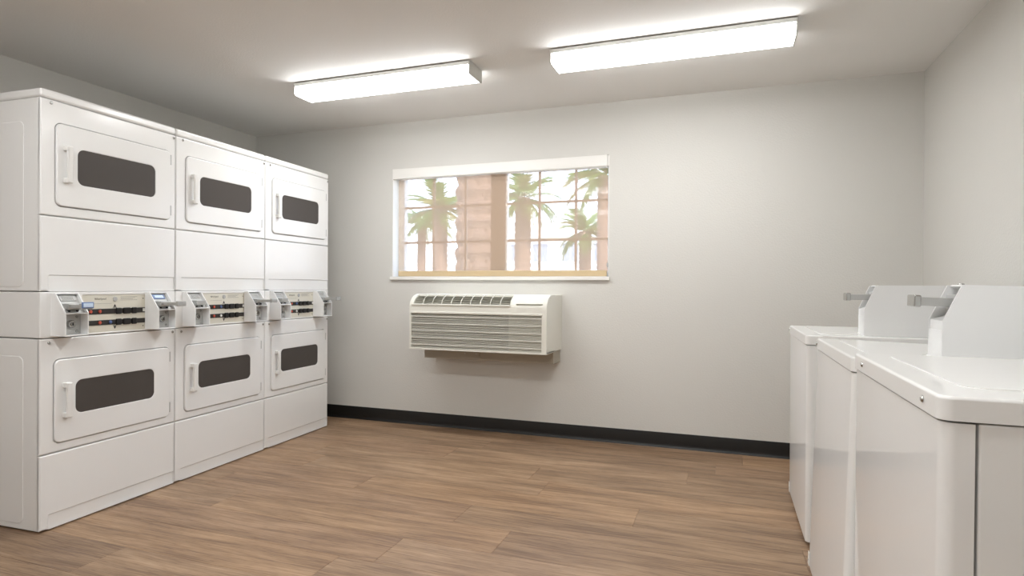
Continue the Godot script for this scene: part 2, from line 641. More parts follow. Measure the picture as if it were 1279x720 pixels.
# ------------------------------------------------------------------ ceiling lights
func build_ceiling_lights() -> void:
	var spots := [
		[-2.632, -1.396, -3.262, "white fluorescent wraparound ceiling light toward the stacked dryers"],
		[-0.918, 0.320, -3.262, "white fluorescent wraparound ceiling light toward the washers"],
		[-2.632, -1.396, -0.95, "ceiling light outside the frame, in front of the nearest stacked dryer"],
		[-0.918, 0.320, -0.95, "ceiling light outside the frame, above the camera"],
		[-2.632, -1.396, 1.36, "ceiling light behind the camera, on the dryers' side of the room"],
		[-0.918, 0.320, 1.36, "ceiling light behind the camera, on the washers' side of the room"],
	]
	for s in spots:
		var xa: float = s[0]
		var xb: float = s[1]
		var cx := (xa + xb) / 2
		var hw := (xb - xa) / 2
		var o := thing("ceiling_light", s[3], "ceiling light", Vector3(cx, CEIL, s[2]), "fluorescent ceiling lights")
		var st := begin()
		# shallow metal pan against the ceiling
		bx(st, Vector3(-hw + 0.03, -0.006, -0.06), Vector3(hw - 0.03, 0.0, 0.06))
		rb(st, Vector3(-hw + 0.004, -0.027, -0.097), Vector3(hw - 0.004, -0.006, 0.097), 0.003, 1)
		part("housing", st, M.fixture_white, o)
		# wraparound lens: vertical flanks and a gently bowed bottom
		var prof := PackedVector2Array()
		prof.append(Vector2(-0.089, -0.0285))
		prof.append(Vector2(-0.092, -0.068))
		for i in 9:
			var t := -1.0 + 2.0 * i / 8.0
			prof.append(Vector2(0.087 * t, -0.080 + 0.005 * pow(t, 8.0)))
		prof.append(Vector2(0.092, -0.068))
		prof.append(Vector2(0.089, -0.0285))
		st = begin()
		extrude(st, prof, Vector3(-hw + 0.008, 0, 0), Vector3(0, 0, 1), Vector3.UP, Vector3(2 * hw - 0.016, 0, 0), 40.0)
		part("lens", st, M.lens, o)
		for e in [-1.0, 1.0]:
			st = begin()
			var cap := PackedVector2Array([Vector2(-0.091, -0.004), Vector2(-0.0935, -0.070), Vector2(-0.088, -0.080), Vector2(-0.082, -0.082), Vector2(0.082, -0.082), Vector2(0.088, -0.080), Vector2(0.0935, -0.070), Vector2(0.091, -0.004)])
			extrude(st, cap, Vector3(e * hw - (0.008 if e > 0 else 0.0), 0, 0), Vector3(0, 0, 1), Vector3.UP, Vector3(0.008, 0, 0), 40.0)
			part("end_cap", st, M.fixture_white, o)
		var l := AreaLight3D.new()
		l.name = "tube_light"
		l.area_size = Vector2(2 * hw - 0.04, 0.15)
		l.area_normalize_energy = true
		l.light_energy = 0.68
		l.light_color = Color(0.985, 0.994, 1.0)
		l.area_range = 12.0
		l.area_attenuation = 2.0
		l.shadow_enabled = true
		l.position = Vector3(0, -0.086, 0)
		l.rotation_degrees = Vector3(-90, 0, 0)
		o.add_child(l)

# ------------------------------------------------------------------ stacked dryers
func build_dryer(k: int) -> void:
	var dy := deg_to_rad(-2.3065)
	var al := Vector3(sin(dy), 0, -cos(dy))
	var s: float = 0.338 + 0.7125 * k
	var names := ["white stacked coin-operated dryer nearest the camera, at the photo's left edge", "white stacked coin-operated dryer in the middle of the row of three", "white stacked coin-operated dryer at the far end, beside the back wall"]
	var o := thing("stacked_dryer", names[k], "dryer", Vector3(-2.827, 0, -1.794) + al * s, "stacked coin dryers along the left wall")
	o.rotation.y = atan2(-al.z, al.x)
	var W := 0.3545
	var D := 0.72
	var st := begin()
	# carcass behind the front panels
	rb(st, Vector3(-W + 0.001, 1.066, -D), Vector3(W - 0.001, 1.919, -0.016), 0.004, 1)
	var body := part("upper_cabinet", st, M.enamel, o)
	for e in [[body, 1.085, 1.82]]:
		side_panel(e[0], -W + 0.001, e[1], e[2], D)
	st = begin()
	rb(st, Vector3(-W + 0.001, 0.858, -D), Vector3(W - 0.001, 1.0625, -0.016), 0.004, 1)
	part("middle_cabinet", st, M.enamel, o)
	st = begin()
	rb(st, Vector3(-W + 0.001, 0.006, -D), Vector3(W - 0.001, 0.854, -0.016), 0.004, 1)
	body = part("lower_cabinet", st, M.enamel, o)
	side_panel(body, -W + 0.001, 0.032, 0.775, D)
	# top cap
	st = begin()
	rb(st, Vector3(-W - 0.0005, 1.9205, -D), Vector3(W + 0.0005, 1.961, 0.001), 0.012, 3)
	part("top_cap", st, M.enamel, o)
	# front panels
	front_panel(o, "upper_front_panel", W, 1.4035, 1.9185, [-0.291, 1.448, 0.3195, 1.8235, 0.028])
	front_panel(o, "middle_front_panel", W, 1.066, 1.4, [-0.316, 1.068, 0.346, 1.136, 0.003])
	front_panel(o, "lower_front_panel", W, 0.342, 0.8545, [-0.2955, 0.3805, 0.3175, 0.7585, 0.028])
	front_panel(o, "kick_panel", W, 0.008, 0.3385, [-0.316, 0.010, 0.346, 0.069, 0.003])
	# the shallow bands set back along the bottoms of the two plain panels
	for b in [[1.067, 1.137], [0.009, 0.070]]:
		st = begin()
		bx(st, Vector3(-0.318, b[0], -0.012), Vector3(0.348, b[1], -0.0045))
		part("recessed_band", st, M.enamel, o)
	# doors
	dryer_door(o, "upper_door", -0.2892, 1.4498, 0.3177, 1.8217, [-0.192, 1.558, 0.2205, 1.722, 0.03], 1.556, 1.722, [1.777, 1.502])
	dryer_door(o, "lower_door", -0.2937, 0.3823, 0.3157, 0.7567, [-0.1985, 0.501, 0.2175, 0.653, 0.03], 0.493, 0.650, [0.705, 0.43])
	# screws
	for q in [Vector2(-0.311, 1.903), Vector2(0.341, 1.901), Vector2(-0.317, 0.836), Vector2(0.338, 0.838)]:
		st = begin()
		rod(st, Vector3(q.x, q.y, -0.002), Vector3(q.x, q.y, 0.005), 0.0072, 14, 0.003)
		part("screw", st, M.chrome, o)
	console(o, W, k)

func side_panel(body: Node3D, x: float, y0: float, y1: float, d: float) -> void:
	# a panel pressed 2 mm out of the near side of the cabinet
	var st := begin()
	plate(st, -d + 0.06, y0, -0.103, y1, 0.03, -0.002, 0.002, 0.0019)
	var o := part("pressed_side_panel", st, M.enamel, body, Vector3(x, 0, 0))
	o.rotation.y = -PI / 2

# a folded sheet front: flat face, rounded vertical corners, edges turned back; an optional hole for the door
func front_panel(o: Node3D, called: String, W: float, y0: float, y1: float, hole: Array) -> void:
	var st := begin()
	if hole.is_empty():
		rb(st, Vector3(-W, y0, -0.0155), Vector3(W, y1, 0.0), 0.0095, 3)
	else:
		# four strips round the opening, their outer edges rounded
		plate(st, -W, y0, W, y1, 0.007, -0.0155, 0.0, 0.0068, hole)
		# the turned-back side flanges
		rb(st, Vector3(-W, y0, -0.0155), Vector3(-W + 0.004, y1, -0.004), 0.001, 1)
		rb(st, Vector3(W - 0.004, y0, -0.0155), Vector3(W, y1, -0.004), 0.001, 1)
	part(called, st, M.enamel, o)

func dryer_door(o: Node3D, called: String, x0: float, y0: float, x1: float, y1: float, win: Array, h0: float, h1: float, hinges: Array) -> void:
	var st := begin()
	plate(st, x0, y0, x1, y1, 0.026, -0.006, 0.0075, 0.006, win)
	var d := part(called, st, M.enamel, o)
	st = begin()
	plate(st, win[0] - 0.006, win[1] - 0.006, win[2] + 0.006, win[3] + 0.006, 0.034, -0.006, 0.0045, 0.001)
	part("door_window", st, M.door_glass, d)
	# handle: an upright grip on two feet
	st = begin()
	var hx := -0.247
	rb(st, Vector3(hx - 0.012, h0, 0.022), Vector3(hx + 0.013, h1, 0.036), 0.005, 2)
	rb(st, Vector3(hx - 0.015, h1 - 0.022, 0.006), Vector3(hx + 0.014, h1 + 0.001, 0.034), 0.004, 2)
	rb(st, Vector3(hx - 0.015, h0 - 0.001, 0.006), Vector3(hx + 0.014, h0 + 0.022, 0.034), 0.004, 2)
	part("handle", st, M.plastic_white, d)
	for hy in hinges:
		st = begin()
		rb(st, Vector3(x1 - 0.001, hy - 0.027, -0.004), Vector3(x1 + 0.005, hy + 0.027, 0.0065), 0.002, 1)
		part("hinge", st, M.steel, d)

func console(o: Node3D, W: float, k: int) -> void:
	var st := begin()
	# housing with a shallow opening for the control plate
	plate(st, -W, 0.8575, W, 1.063, 0.006, -0.0155, 0.0, 0.005, [-0.165, 0.866, 0.182, 1.046, 0.004])
	part("console_housing", st, M.enamel, o)
	st = begin()
	plate(st, -0.166, 0.865, 0.183, 1.047, 0.004, -0.014, -0.004, 0.001)
	var p := part("control_panel", st, M.panel_metal, o)
	var z := -0.004
	for y in [[0.953, 0.979], [0.900, 0.924]]:
		st = begin()
		rb(st, Vector3(-0.139, y[0], z), Vector3(0.174, y[1], z + 0.0025), 0.001, 1)
		part("selector_strip", st, M.strip_dark, p)
		var yc: float = (y[0] + y[1]) / 2
		var upper: bool = y[0] > 0.93
		# coloured push buttons
		var buttons := [[-0.08, "button_red"]]
		if k == 0:
			if upper:
				buttons.append([-0.126, "button_red"])
			else:
				buttons.append([-0.026, "button_blue"])
		else:
			buttons.append([-0.026, "button_blue" if upper else "button_white"])
		for b in buttons:
			st = begin()
			rod(st, Vector3(b[0], yc, z + 0.002), Vector3(b[0], yc, z + 0.009), 0.0085, 14, 0.003)
			part("push_button", st, M[b[1]], p)
		# black rocker blocks
		for b in [[0.018, 0.014], [0.062, 0.019], [0.104, 0.013]]:
			st = begin()
			rb(st, Vector3(b[0] - b[1], yc - 0.0155, z), Vector3(b[0] + b[1], yc + 0.0155, z + 0.010), 0.004, 2)
			part("rocker_block", st, M.black_plastic, p)
		if upper:
			st = begin()
			rb(st, Vector3(0.154, yc - 0.008, z + 0.002), Vector3(0.167, yc + 0.008, z + 0.005), 0.001, 1)
			part("white_tab", st, M.button_white, p)
	# printing
	var t := TextMesh.new()
	t.text = "Whirlpool"
	var f := SystemFont.new()
	f.font_names = PackedStringArray(["Droid Serif"])
	f.font_italic = true
	t.font = f
	t.font_size = 24
	t.pixel_size = 0.00052
	t.depth = 0.0008
	put("lettering", t, M.print_grey, p, Vector3(-0.074, 1.027, z + 0.0004))
	st = begin()
	rod(st, Vector3(0.001, 1.025, z), Vector3(0.001, 1.025, z + 0.004), 0.012, 20, 0.001)
	part("round_badge", st, M.label_grey, p)
	for tr in [[0.992, 1.0], [0.886, -1.0]]:
		st = begin()
		var yy: float = tr[0]
		var sg: float = tr[1]
		extrude(st, PackedVector2Array([Vector2(-0.008, -0.006 * sg), Vector2(0.008, -0.006 * sg), Vector2(0, 0.008 * sg)]), Vector3(0.001, yy, z), Vector3.RIGHT, Vector3.UP, Vector3(0, 0, 0.0006), 1.0)
		bx(st, Vector3(-0.010, yy - 0.0105 * sg if sg > 0 else yy + 0.0085, z), Vector3(0.012, yy - 0.0085 * sg if sg > 0 else yy + 0.0105, z + 0.0006))
		part("arrow_mark", st, M.print_dark, p)
	for i in 4:
		st = begin()
		bx(st, Vector3(0.032, 1.035 - i * 0.0055, z), Vector3(0.124 - 0.012 * (i % 3), 1.0365 - i * 0.0055, z + 0.0004))
		part("print_line", st, M.print_grey, p)
	st = begin()
	bx(st, Vector3(-0.104, 1.0035, z), Vector3(-0.015, 1.0045, z + 0.0004))
	part("print_line", st, M.print_grey, p)
	for q in [Vector2(0.158, 1.026), Vector2(0.158, 0.884)]:
		st = begin()
		rod(st, Vector3(q.x, q.y, z), Vector3(q.x, q.y, z + 0.002), 0.003, 10, 0.001)
		part("screw", st, M.print_dark, p)
	coin_box(o, -0.310, -0.203, k, 0)
	coin_box(o, 0.168, 0.276, k, 1)

func coin_box(o: Node3D, x0: float, x1: float, k: int, side: int) -> void:
	var st := begin()
	var wall := PackedVector2Array([Vector2(-0.002, 0.8655), Vector2(0.09, 0.8655), Vector2(0.09, 0.968), Vector2(0.027, 1.057), Vector2(-0.002, 1.057)])
	var t := 0.005
	for x in [x0, x1 - t]:
		extrude(st, wall, Vector3(x, 0, 0), Vector3(0, 0, 1), Vector3.UP, Vector3(t, 0, 0), 5.0)
	bx(st, Vector3(x0 + t, 0.8655, -0.002), Vector3(x1 - t, 0.8705, 0.09))          # bottom
	bx(st, Vector3(x0 + t, 1.052, -0.002), Vector3(x1 - t, 1.057, 0.027))           # top
	bx(st, Vector3(x0 + t, 0.964, 0.0), Vector3(x1 - t, 0.968, 0.0895))             # shelf
	var b := part("coin_box", st, M.meter_white, o)
	# lower compartment: lock plate with its cylinder
	st = begin()
	bx(st, Vector3(x0 + t, 0.8705, 0.0), Vector3(x1 - t, 0.964, 0.045))
	part("lock_plate", st, M.zinc, b)
	var cx := (x0 + x1) / 2
	st = begin()
	rod(st, Vector3(cx - 0.002, 0.918, 0.044), Vector3(cx - 0.002, 0.918, 0.064), 0.0175, 20, 0.004)
	rod(st, Vector3(cx - 0.002, 0.918, 0.064), Vector3(cx - 0.002, 0.918, 0.067), 0.009, 16, 0.002)
	part("lock_cylinder", st, M.chrome, b)
	st = begin()
	rb(st, Vector3(cx - 0.005, 0.912, 0.0665), Vector3(cx + 0.001, 0.924, 0.0685), 0.0005, 1)
	part("keyhole", st, M.black_plastic, b)
	for q in [Vector2(cx + 0.030, 0.884), Vector2(cx + 0.030, 0.950)]:
		st = begin()
		rod(st, Vector3(q.x, q.y, 0.044), Vector3(q.x, q.y, 0.050), 0.006, 12, 0.002)
		part("bolt", st, M.chrome, b)
	# upper compartment: sloping face set back behind the walls
	st = begin()
	extrude(st, PackedVector2Array([Vector2(0.0, 0.968), Vector2(0.072, 0.968), Vector2(0.013, 1.052), Vector2(0.0, 1.052)]), Vector3(x0 + t, 0, 0), Vector3(0, 0, 1), Vector3.UP, Vector3(x1 - x0 - 2 * t, 0, 0), 5.0)
	part("sloping_face", st, M.zinc, b)
	var dir := Vector3(0, 0.818, -0.575)   # up the slope
	var nrm := Vector3(0, 0.575, 0.818)
	var at := Vector3(cx, 1.032, 0.0275)
	st = begin()
	rb(st, Vector3(-0.036, -0.014, 0), Vector3(0.036, 0.014, 0.004), 0.0015, 1)
	var lab := part("label_plate", st, M.label_blue if side == 1 and k == 0 else M.label_grey, b, at)
	lab.basis = Basis(Vector3.RIGHT, dir, nrm)
	st = begin()
	if side == 1 and k == 0:
		rb(st, Vector3(-0.026, -0.008, 0.004), Vector3(0.026, 0.008, 0.005), 0.0003, 1)
		var v := part("label_print", st, M.label_pale, b, at)
		v.basis = lab.basis
	else:
		for i in 7:
			bx(st, Vector3(-0.025 + i * 0.0075, -0.010, 0.004), Vector3(-0.0225 + i * 0.0075, 0.003, 0.0046))
		bx(st, Vector3(-0.027, 0.006, 0.004), Vector3(0.027, 0.0075, 0.0046))
		var v := part("label_print", st, M.print_grey, b, at)
		v.basis = lab.basis
	# coin slide: a steel channel, pulled out on most boxes
	var tip := 0.188 if side == 1 else (0.150 if k == 0 else 0.084)
	st = begin()
	rb(st, Vector3(cx - 0.034, 0.984, 0.03), Vector3(cx + 0.034, 1.010, minf(tip, 0.082)), 0.003, 1)
	if tip > 0.1:
		rb(st, Vector3(cx - 0.024, 0.990, 0.075), Vector3(cx + 0.024, 1.006, tip - 0.01), 0.002, 1)
		rb(st, Vector3(cx - 0.027, 0.986, tip - 0.016), Vector3(cx + 0.027, 1.012, tip), 0.003, 1)
	part("coin_slide", st, M.steel, b)
	if side == 0 and k == 0:
		st = begin()
		rb(st, Vector3(cx - 0.028, 0.990, tip), Vector3(cx + 0.028, 1.018, tip + 0.006), 0.004, 1)
		part("slide_badge", st, M.label_blue, b)
		st = begin()
		rb(st, Vector3(cx - 0.022, 0.995, tip + 0.005), Vector3(cx + 0.022, 1.013, tip + 0.0075), 0.001, 1)
		part("badge_print", st, M.label_pale, b)
	for q in [-0.022, 0.016]:
		st = begin()
		rod(st, Vector3(cx + q, 0.9765, 0.060), Vector3(cx + q, 0.9765, 0.074), 0.004, 10, 0.001)
		part("slide_bolt", st, M.black_plastic, b)

# ------------------------------------------------------------------ washers
func build_washer(k: int) -> void:
	var names := ["white top-load coin washer farthest away, closest to the back wall", "white top-load coin washer in the middle of the row of three", "white top-load coin washer in front, cut off by the photo's right edge"]
	var zc: float = [-3.150, -2.235, -1.508][k]
	var xf: float = [0.325, 0.309, 0.331][k]
	var foot: float = [0.022, 0.030, 0.047][k]
	var lean: float = [0.0, -1.75, -0.25][k]
	var o := thing("top_load_washer", names[k], "washing machine", Vector3(xf, 0, zc), "coin washers along the right wall")
	o.basis = Basis(Vector3.UP, -PI / 2) * Basis(Vector3.RIGHT, deg_to_rad(lean))
	var W := 0.345
	var D := 0.66
	var H := foot + 0.877   # top of the deck
	if k == 1:
		o.position.y = 0.0
	var yc := H - 0.040       # top of the cabinet
	var st := begin()
	# front sheet, wrapped round both front corners
	var r := 0.022
	var prof := PackedVector2Array()
	prof.append(Vector2(-W, -0.047))
	for i in 9:
		var a := PI - PI / 2 * i / 8.0
		prof.append(Vector2(-W + r + r * cos(a), -r + r * sin(a)))
	for i in 9:
		var a := PI / 2 - PI / 2 * i / 8.0
		prof.append(Vector2(W - r + r * cos(a), -r + r * sin(a)))
	prof.append(Vector2(W, -0.047))
	extrude(st, prof, Vector3(0, foot, 0), Vector3.RIGHT, Vector3.BACK, Vector3(0, yc - 0.004 - foot, 0), 30.0)
	part("front_panel", st, M.washer_enamel, o)
	st = begin()
	rb(st, Vector3(-W + 0.0005, foot, -D), Vector3(W - 0.0005, yc - 0.003, -0.052), 0.004, 1)
	part("cabinet", st, M.washer_enamel, o)
	# deck
	st = begin()
	plate(st, -W - 0.003, -0.004, W + 0.003, D, 0.022, yc, H, 0.006)
	var deck := part("top_deck", st, M.washer_enamel, o)
	deck.rotation.x = -PI / 2
	# lid, cut round the meter case
	st = begin()
	var lid := PackedVector2Array()
	var corners := [[Vector2(-0.28, -0.062), 0.03], [Vector2(0.248, -0.062), 0.05], [Vector2(0.248, -0.213), 0.01], [Vector2(0.135, -0.213), 0.01], [Vector2(0.135, -0.45), 0.02], [Vector2(-0.28, -0.45), 0.03]]
	for i in corners.size():
		var c: Vector2 = corners[i][0]
		var cr: float = corners[i][1]
		var a: Vector2 = corners[(i + corners.size() - 1) % corners.size()][0]
		var b: Vector2 = corners[(i + 1) % corners.size()][0]
		var pa := c + (a - c).normalized() * cr
		var pb := c + (b - c).normalized() * cr
		for j in 6:
			var t := j / 5.0
			lid.append(pa.lerp(c, t).lerp(c.lerp(pb, t), t))
	extrude(st, lid, Vector3(0, H - 0.001, 0), Vector3.RIGHT, Vector3.BACK, Vector3(0, 0.0035, 0), 40.0)
	part("lid", st, M.washer_enamel, o)
	# screws along the deck's front edge
	for x in [[-0.332], [-0.325], [-0.236, 0.263]][k]:
		st = begin()
		rod(st, Vector3(x, H - 0.020, 0.002), Vector3(x, H - 0.020, 0.008), 0.007, 14, 0.003)
		part("screw", st, M.chrome, o)
	# small kick clip at the far bottom corner of the front
	st = begin()
	rb(st, Vector3(-W + 0.002, foot + 0.0, 0.0), Vector3(-W + 0.03, foot + 0.05, 0.003), 0.002, 1)
	part("corner_clip", st, M.plastic_white, o)
	st = begin()
	rod(st, Vector3(-W + 0.016, foot + 0.02, 0.002), Vector3(-W + 0.016, foot + 0.02, 0.005), 0.004, 10, 0.001)
	part("screw", st, M.zinc, o)
	# levelling feet
	for fx in [-W + 0.05, W - 0.05]:
		for fz in [-0.06, -D + 0.06]:
			st = begin()
			var y0 := 0.0
			if k == 1:
				y0 = -fz * tan(deg_to_rad(1.75))
			rod(st, Vector3(fx, y0, fz), Vector3(fx, maxf(y0 + 0.008, foot + 0.004), fz), 0.02, 14, 0.003)
			part("foot", st, M.black_plastic, o)
	meter_case(o, H, k)

func meter_case(o: Node3D, H: float, k: int) -> void:
	var xn := 0.276   # near face
	var xw := 0.156   # far face
	var t := 0.005
	var st := begin()
	var side := PackedVector2Array([Vector2(-0.64, H), Vector2(-0.226, H), Vector2(-0.226, H + 0.112), Vector2(-0.267, H + 0.211), Vector2(-0.64, H + 0.214)])
	for x in [xw, xn - t]:
		extrude(st, side, Vector3(x, 0, 0), Vector3.BACK, Vector3.UP, Vector3(t, 0, 0), 4.0)
	var core := PackedVector2Array([Vector2(-0.638, H), Vector2(-0.2275, H), Vector2(-0.2275, H + 0.110), Vector2(-0.275, H + 0.128), Vector2(-0.300, H + 0.195), Vector2(-0.272, H + 0.208), Vector2(-0.278, H + 0.2125), Vector2(-0.638, H + 0.2125)])
	extrude(st, core, Vector3(xw + t, 0, 0), Vector3.BACK, Vector3.UP, Vector3(xn - xw - 2 * t, 0, 0), 4.0)
	var m := part("meter_case", st, M.meter_white, o)
	st = begin()
	rb(st, Vector3(xw + 0.007, H + 0.004, -0.229), Vector3(xn - 0.007, H + 0.083, -0.2255), 0.001, 1)
	part("vault_door", st, M.meter_white, m)
	var cx := (xn + xw) / 2
	var inward := 0.07 if k == 2 else 0.0   # the front washer's slide is pushed in
	st = begin()
	rb(st, Vector3(xw + 0.012, H + 0.140, -0.298), Vector3(xn - 0.012, H + 0.184, -0.262), 0.002, 1)
	part("slide_mount", st, M.zinc, m)
	st = begin()
	rb(st, Vector3(cx - 0.030, H + 0.150, -0.270), Vector3(cx + 0.030, H + 0.174, -0.172 - inward), 0.002, 1)
	part("coin_slide", st, M.steel, m)
	st = begin()
	rb(st, Vector3(cx - 0.036, H + 0.146, -0.180 - inward), Vector3(cx + 0.036, H + 0.180, -0.162 - inward), 0.004, 2)
	part("slide_grip", st, M.chrome, m)
	st = begin()
	rod(st, Vector3(cx, H + 0.2125, -0.585), Vector3(cx, H + 0.222, -0.585), 0.012, 14, 0.003)
	rod(st, Vector3(cx, H + 0.219, -0.585), Vector3(cx + 0.028, H + 0.219, -0.585), 0.003, 8)
	part("case_lock", st, M.chrome, m)
	# base flange
	st = begin()
	bx(st, Vector3(xw - 0.003, H - 0.001, -0.64), Vector3(xn + 0.003, H + 0.005, -0.224))
	part("base_flange", st, M.meter_white, m)
	# low sloping control console on the rest of the deck's rear edge
	st = begin()
	extrude(st, PackedVector2Array([Vector2(-0.65, H), Vector2(-0.52, H), Vector2(-0.56, H + 0.10), Vector2(-0.65, H + 0.11)]), Vector3(-0.33, 0, 0), Vector3.BACK, Vector3.UP, Vector3(0.33 + xw - 0.002, 0, 0), 4.0)
	part("control_console", st, M.meter_white, o)

# ------------------------------------------------------------------ air conditioner
func build_air_conditioner() -> void:
	var x0 := -2.148
	var x1 := -1.118
	var cx := (x0 + x1) / 2
	var o := thing("wall_air_conditioner", "cream through-wall air conditioner with slatted front below the window", "air conditioner", Vector3(cx, 0.55, BACK))
	var hw := (x1 - x0) / 2
	# in local space: y from 0.55, z out of the wall
	var zf := 0.395
	var st := begin()
	bx(st, Vector3(-hw + 0.004, 0.095, 0.0), Vector3(hw - 0.001, 0.488, 0.185))
	part("wall_sleeve", st, M.ac_cream, o)
	st = begin()
	bx(st, Vector3(-hw + 0.008, 0.006, 0.0), Vector3(hw - 0.012, 0.096, 0.175))
	part("sub_base", st, M.sleeve, o)
	st = begin()
	rb(st, Vector3(-hw + 0.32, 0.034, 0.174), Vector3(-hw + 0.46, 0.078, 0.184), 0.003, 1)
	part("sleeve_bracket", st, M.sleeve, o)
	for i in 2:
		st = begin()
		rod(st, Vector3(-hw + 0.345 + i * 0.09, 0.052, 0.183), Vector3(-hw + 0.345 + i * 0.09, 0.052, 0.187), 0.005, 10, 0.001)
		part("bracket_screw", st, M.zinc, o)
	# cover: profile in (z, y)
	var ez := 0.135
	var ey := 0.095
	var yb := 0.097
	var ys := 0.395    # where the front starts to curve
	var arc := func(a: float, inset: float) -> Vector2:
		return Vector2(zf - ez + (ez - inset) * cos(a), ys + (ey - inset) * sin(a))
	var full := func(a0: float, a1: float, notch: float) -> PackedVector2Array:
		var p := PackedVector2Array([Vector2(0.186, yb), Vector2(zf - 0.004, yb), Vector2(zf, yb + 0.004)])
		if notch <= 0.0:
			for i in 13:
				p.append(arc.call(PI / 2 * i / 12.0, 0.0))
		else:
			for i in 5:
				p.append(arc.call(a0 * i / 4.0, 0.0))
			for i in 9:
				p.append(arc.call(lerpf(a0, a1, i / 8.0), notch))
			for i in 3:
				p.append(arc.call(lerpf(a1, PI / 2, i / 2.0), 0.0))
		p.append(Vector2(0.186, ys + ey))
		return p
	var a0 := 0.27
	var a1 := 1.25
	var vx0 := -hw + 0.030
	var vx1 := 0.255
	# upper part of the cover, in three stretches: left end, vent, right end
	var top_of := func(poly: PackedVector2Array) -> PackedVector2Array:
		var q := PackedVector2Array()
		q.append(Vector2(0.186, 0.356))
		q.append(Vector2(zf, 0.356))
		for i in range(3, poly.size()):
			q.append(poly[i])
		return q
	st = begin()
	extrude(st, top_of.call(full.call(0, 0, 0.0)), Vector3(-hw, 0, 0), Vector3.BACK, Vector3.UP, Vector3(vx0 + hw, 0, 0), 25.0)
	# over the vent only a front lip and a rear strip: between them the air duct opens deep into the unit
	var lip := PackedVector2Array([Vector2(0.352, 0.356), Vector2(zf, 0.356)])
	for i in 5:
		lip.append(arc.call(a0 * i / 4.0, 0.0))
	var la: Vector2 = arc.call(a0, 0.0)
	lip.append(Vector2(0.352, la.y - 0.006))
	extrude(st, lip, Vector3(vx0, 0, 0), Vector3.BACK, Vector3.UP, Vector3(vx1 - vx0, 0, 0), 25.0)
	var rear := PackedVector2Array([Vector2(0.186, 0.356), Vector2(0.20, 0.356), Vector2(0.20, 0.470)])
	var ra: Vector2 = arc.call(a1, 0.0)
	rear.append(Vector2(ra.x, 0.474))
	for i in 4:
		rear.append(arc.call(lerpf(a1, PI / 2, i / 3.0), 0.0))
	rear.append(Vector2(0.186, ys + ey))
	extrude(st, rear, Vector3(vx0, 0, 0), Vector3.BACK, Vector3.UP, Vector3(vx1 - vx0, 0, 0), 25.0)
	extrude(st, top_of.call(full.call(0, 0, 0.0)), Vector3(vx1, 0, 0), Vector3.BACK, Vector3.UP, Vector3(0.045, 0, 0), 25.0)
	extrude(st, top_of.call(full.call(0.25, 0.36, 0.016)), Vector3(vx1 + 0.045, 0, 0), Vector3.BACK, Vector3.UP, Vector3(0.185, 0, 0), 25.0)
	extrude(st, top_of.call(full.call(0, 0, 0.0)), Vector3(vx1 + 0.23, 0, 0), Vector3.BACK, Vector3.UP, Vector3(hw - vx1 - 0.23, 0, 0), 25.0)
	# frame round the grille
	bx(st, Vector3(-hw, yb, 0.186), Vector3(-hw + 0.014, 0.356, zf))
	bx(st, Vector3(hw - 0.034, yb, 0.186), Vector3(hw, 0.356, zf))
	bx(st, Vector3(-hw, yb - 0.004, 0.186), Vector3(hw, yb + 0.008, zf + 0.003))
	bx(st, Vector3(-hw + 0.014, yb + 0.008, 0.186), Vector3(hw - 0.034, 0.16, zf - 0.045))
	bx(st, Vector3(-hw + 0.014, 0.16, 0.186), Vector3(vx0, 0.356, zf - 0.045))
	bx(st, Vector3(vx1, 0.16, 0.186), Vector3(hw - 0.034, 0.356, zf - 0.045))
	bx(st, Vector3(vx0, 0.16, 0.186), Vector3(vx1, 0.356, 0.20))
	bx(st, Vector3(vx0, 0.16, 0.338), Vector3(vx1, 0.356, zf - 0.045))
	part("cover", st, M.ac_cream, o)
	# louvre blades along the vent
	for i in 4:
		var a := lerpf(a0 + 0.14, a1 - 0.14, i / 3.0)
		var p: Vector2 = arc.call(a, 0.010)
		st = begin()
		extrude(st, PackedVector2Array([p + Vector2(-0.010, -0.0035), p + Vector2(0.004, 0.0), p + Vector2(0.004, 0.0016), p + Vector2(-0.010, -0.0019)]), Vector3(vx0, 0, 0), Vector3.BACK, Vector3.UP, Vector3(vx1 - vx0, 0, 0), 5.0)
		part("vent_blade", st, M.ac_slat, o)
	# nine cream ribs over the blades
	for i in 9:
		var x := lerpf(vx0, vx1, (i + 1) / 10.0)
		var rib := PackedVector2Array()
		for j in 9:
			rib.append(arc.call(lerpf(a0, a1, j / 8.0), 0.001))
		for j in 9:
			rib.append(arc.call(lerpf(a1, a0, j / 8.0), 0.006))
		st = begin()
		extrude(st, rib, Vector3(x - 0.0018, 0, 0), Vector3.BACK, Vector3.UP, Vector3(0.0036, 0, 0), 25.0)
		part("vent_rib", st, M.ac_cream, o)
	# lip under the vent
	st = begin()
	var lp: Vector2 = arc.call(a0 - 0.06, 0.0)
	rb(st, Vector3(vx0 - 0.01, lp.y - 0.005, lp.x - 0.006), Vector3(vx1 + 0.004, lp.y + 0.004, lp.x + 0.008), 0.002, 1)
	part("vent_lip", st, M.ac_cream, o)
	st = begin()
	rb(st, Vector3(-hw + 0.012, 0.352, zf - 0.01), Vector3(hw - 0.032, 0.366, zf + 0.005), 0.003, 1)
	part("grille_ledge", st, M.ac_cream, o)
	# control door on the right, over a groove along its lower edge
	st = begin()
	var door := PackedVector2Array()
	for j in 9:
		door.append(arc.call(lerpf(0.36, 1.45, j / 8.0), -0.003))
	for j in 9:
		door.append(arc.call(lerpf(1.45, 0.36, j / 8.0), 0.004))
	extrude(st, door, Vector3(vx1 + 0.045, 0, 0), Vector3.BACK, Vector3.UP, Vector3(0.185, 0, 0), 25.0)
	part("control_door", st, M.ac_cream, o)
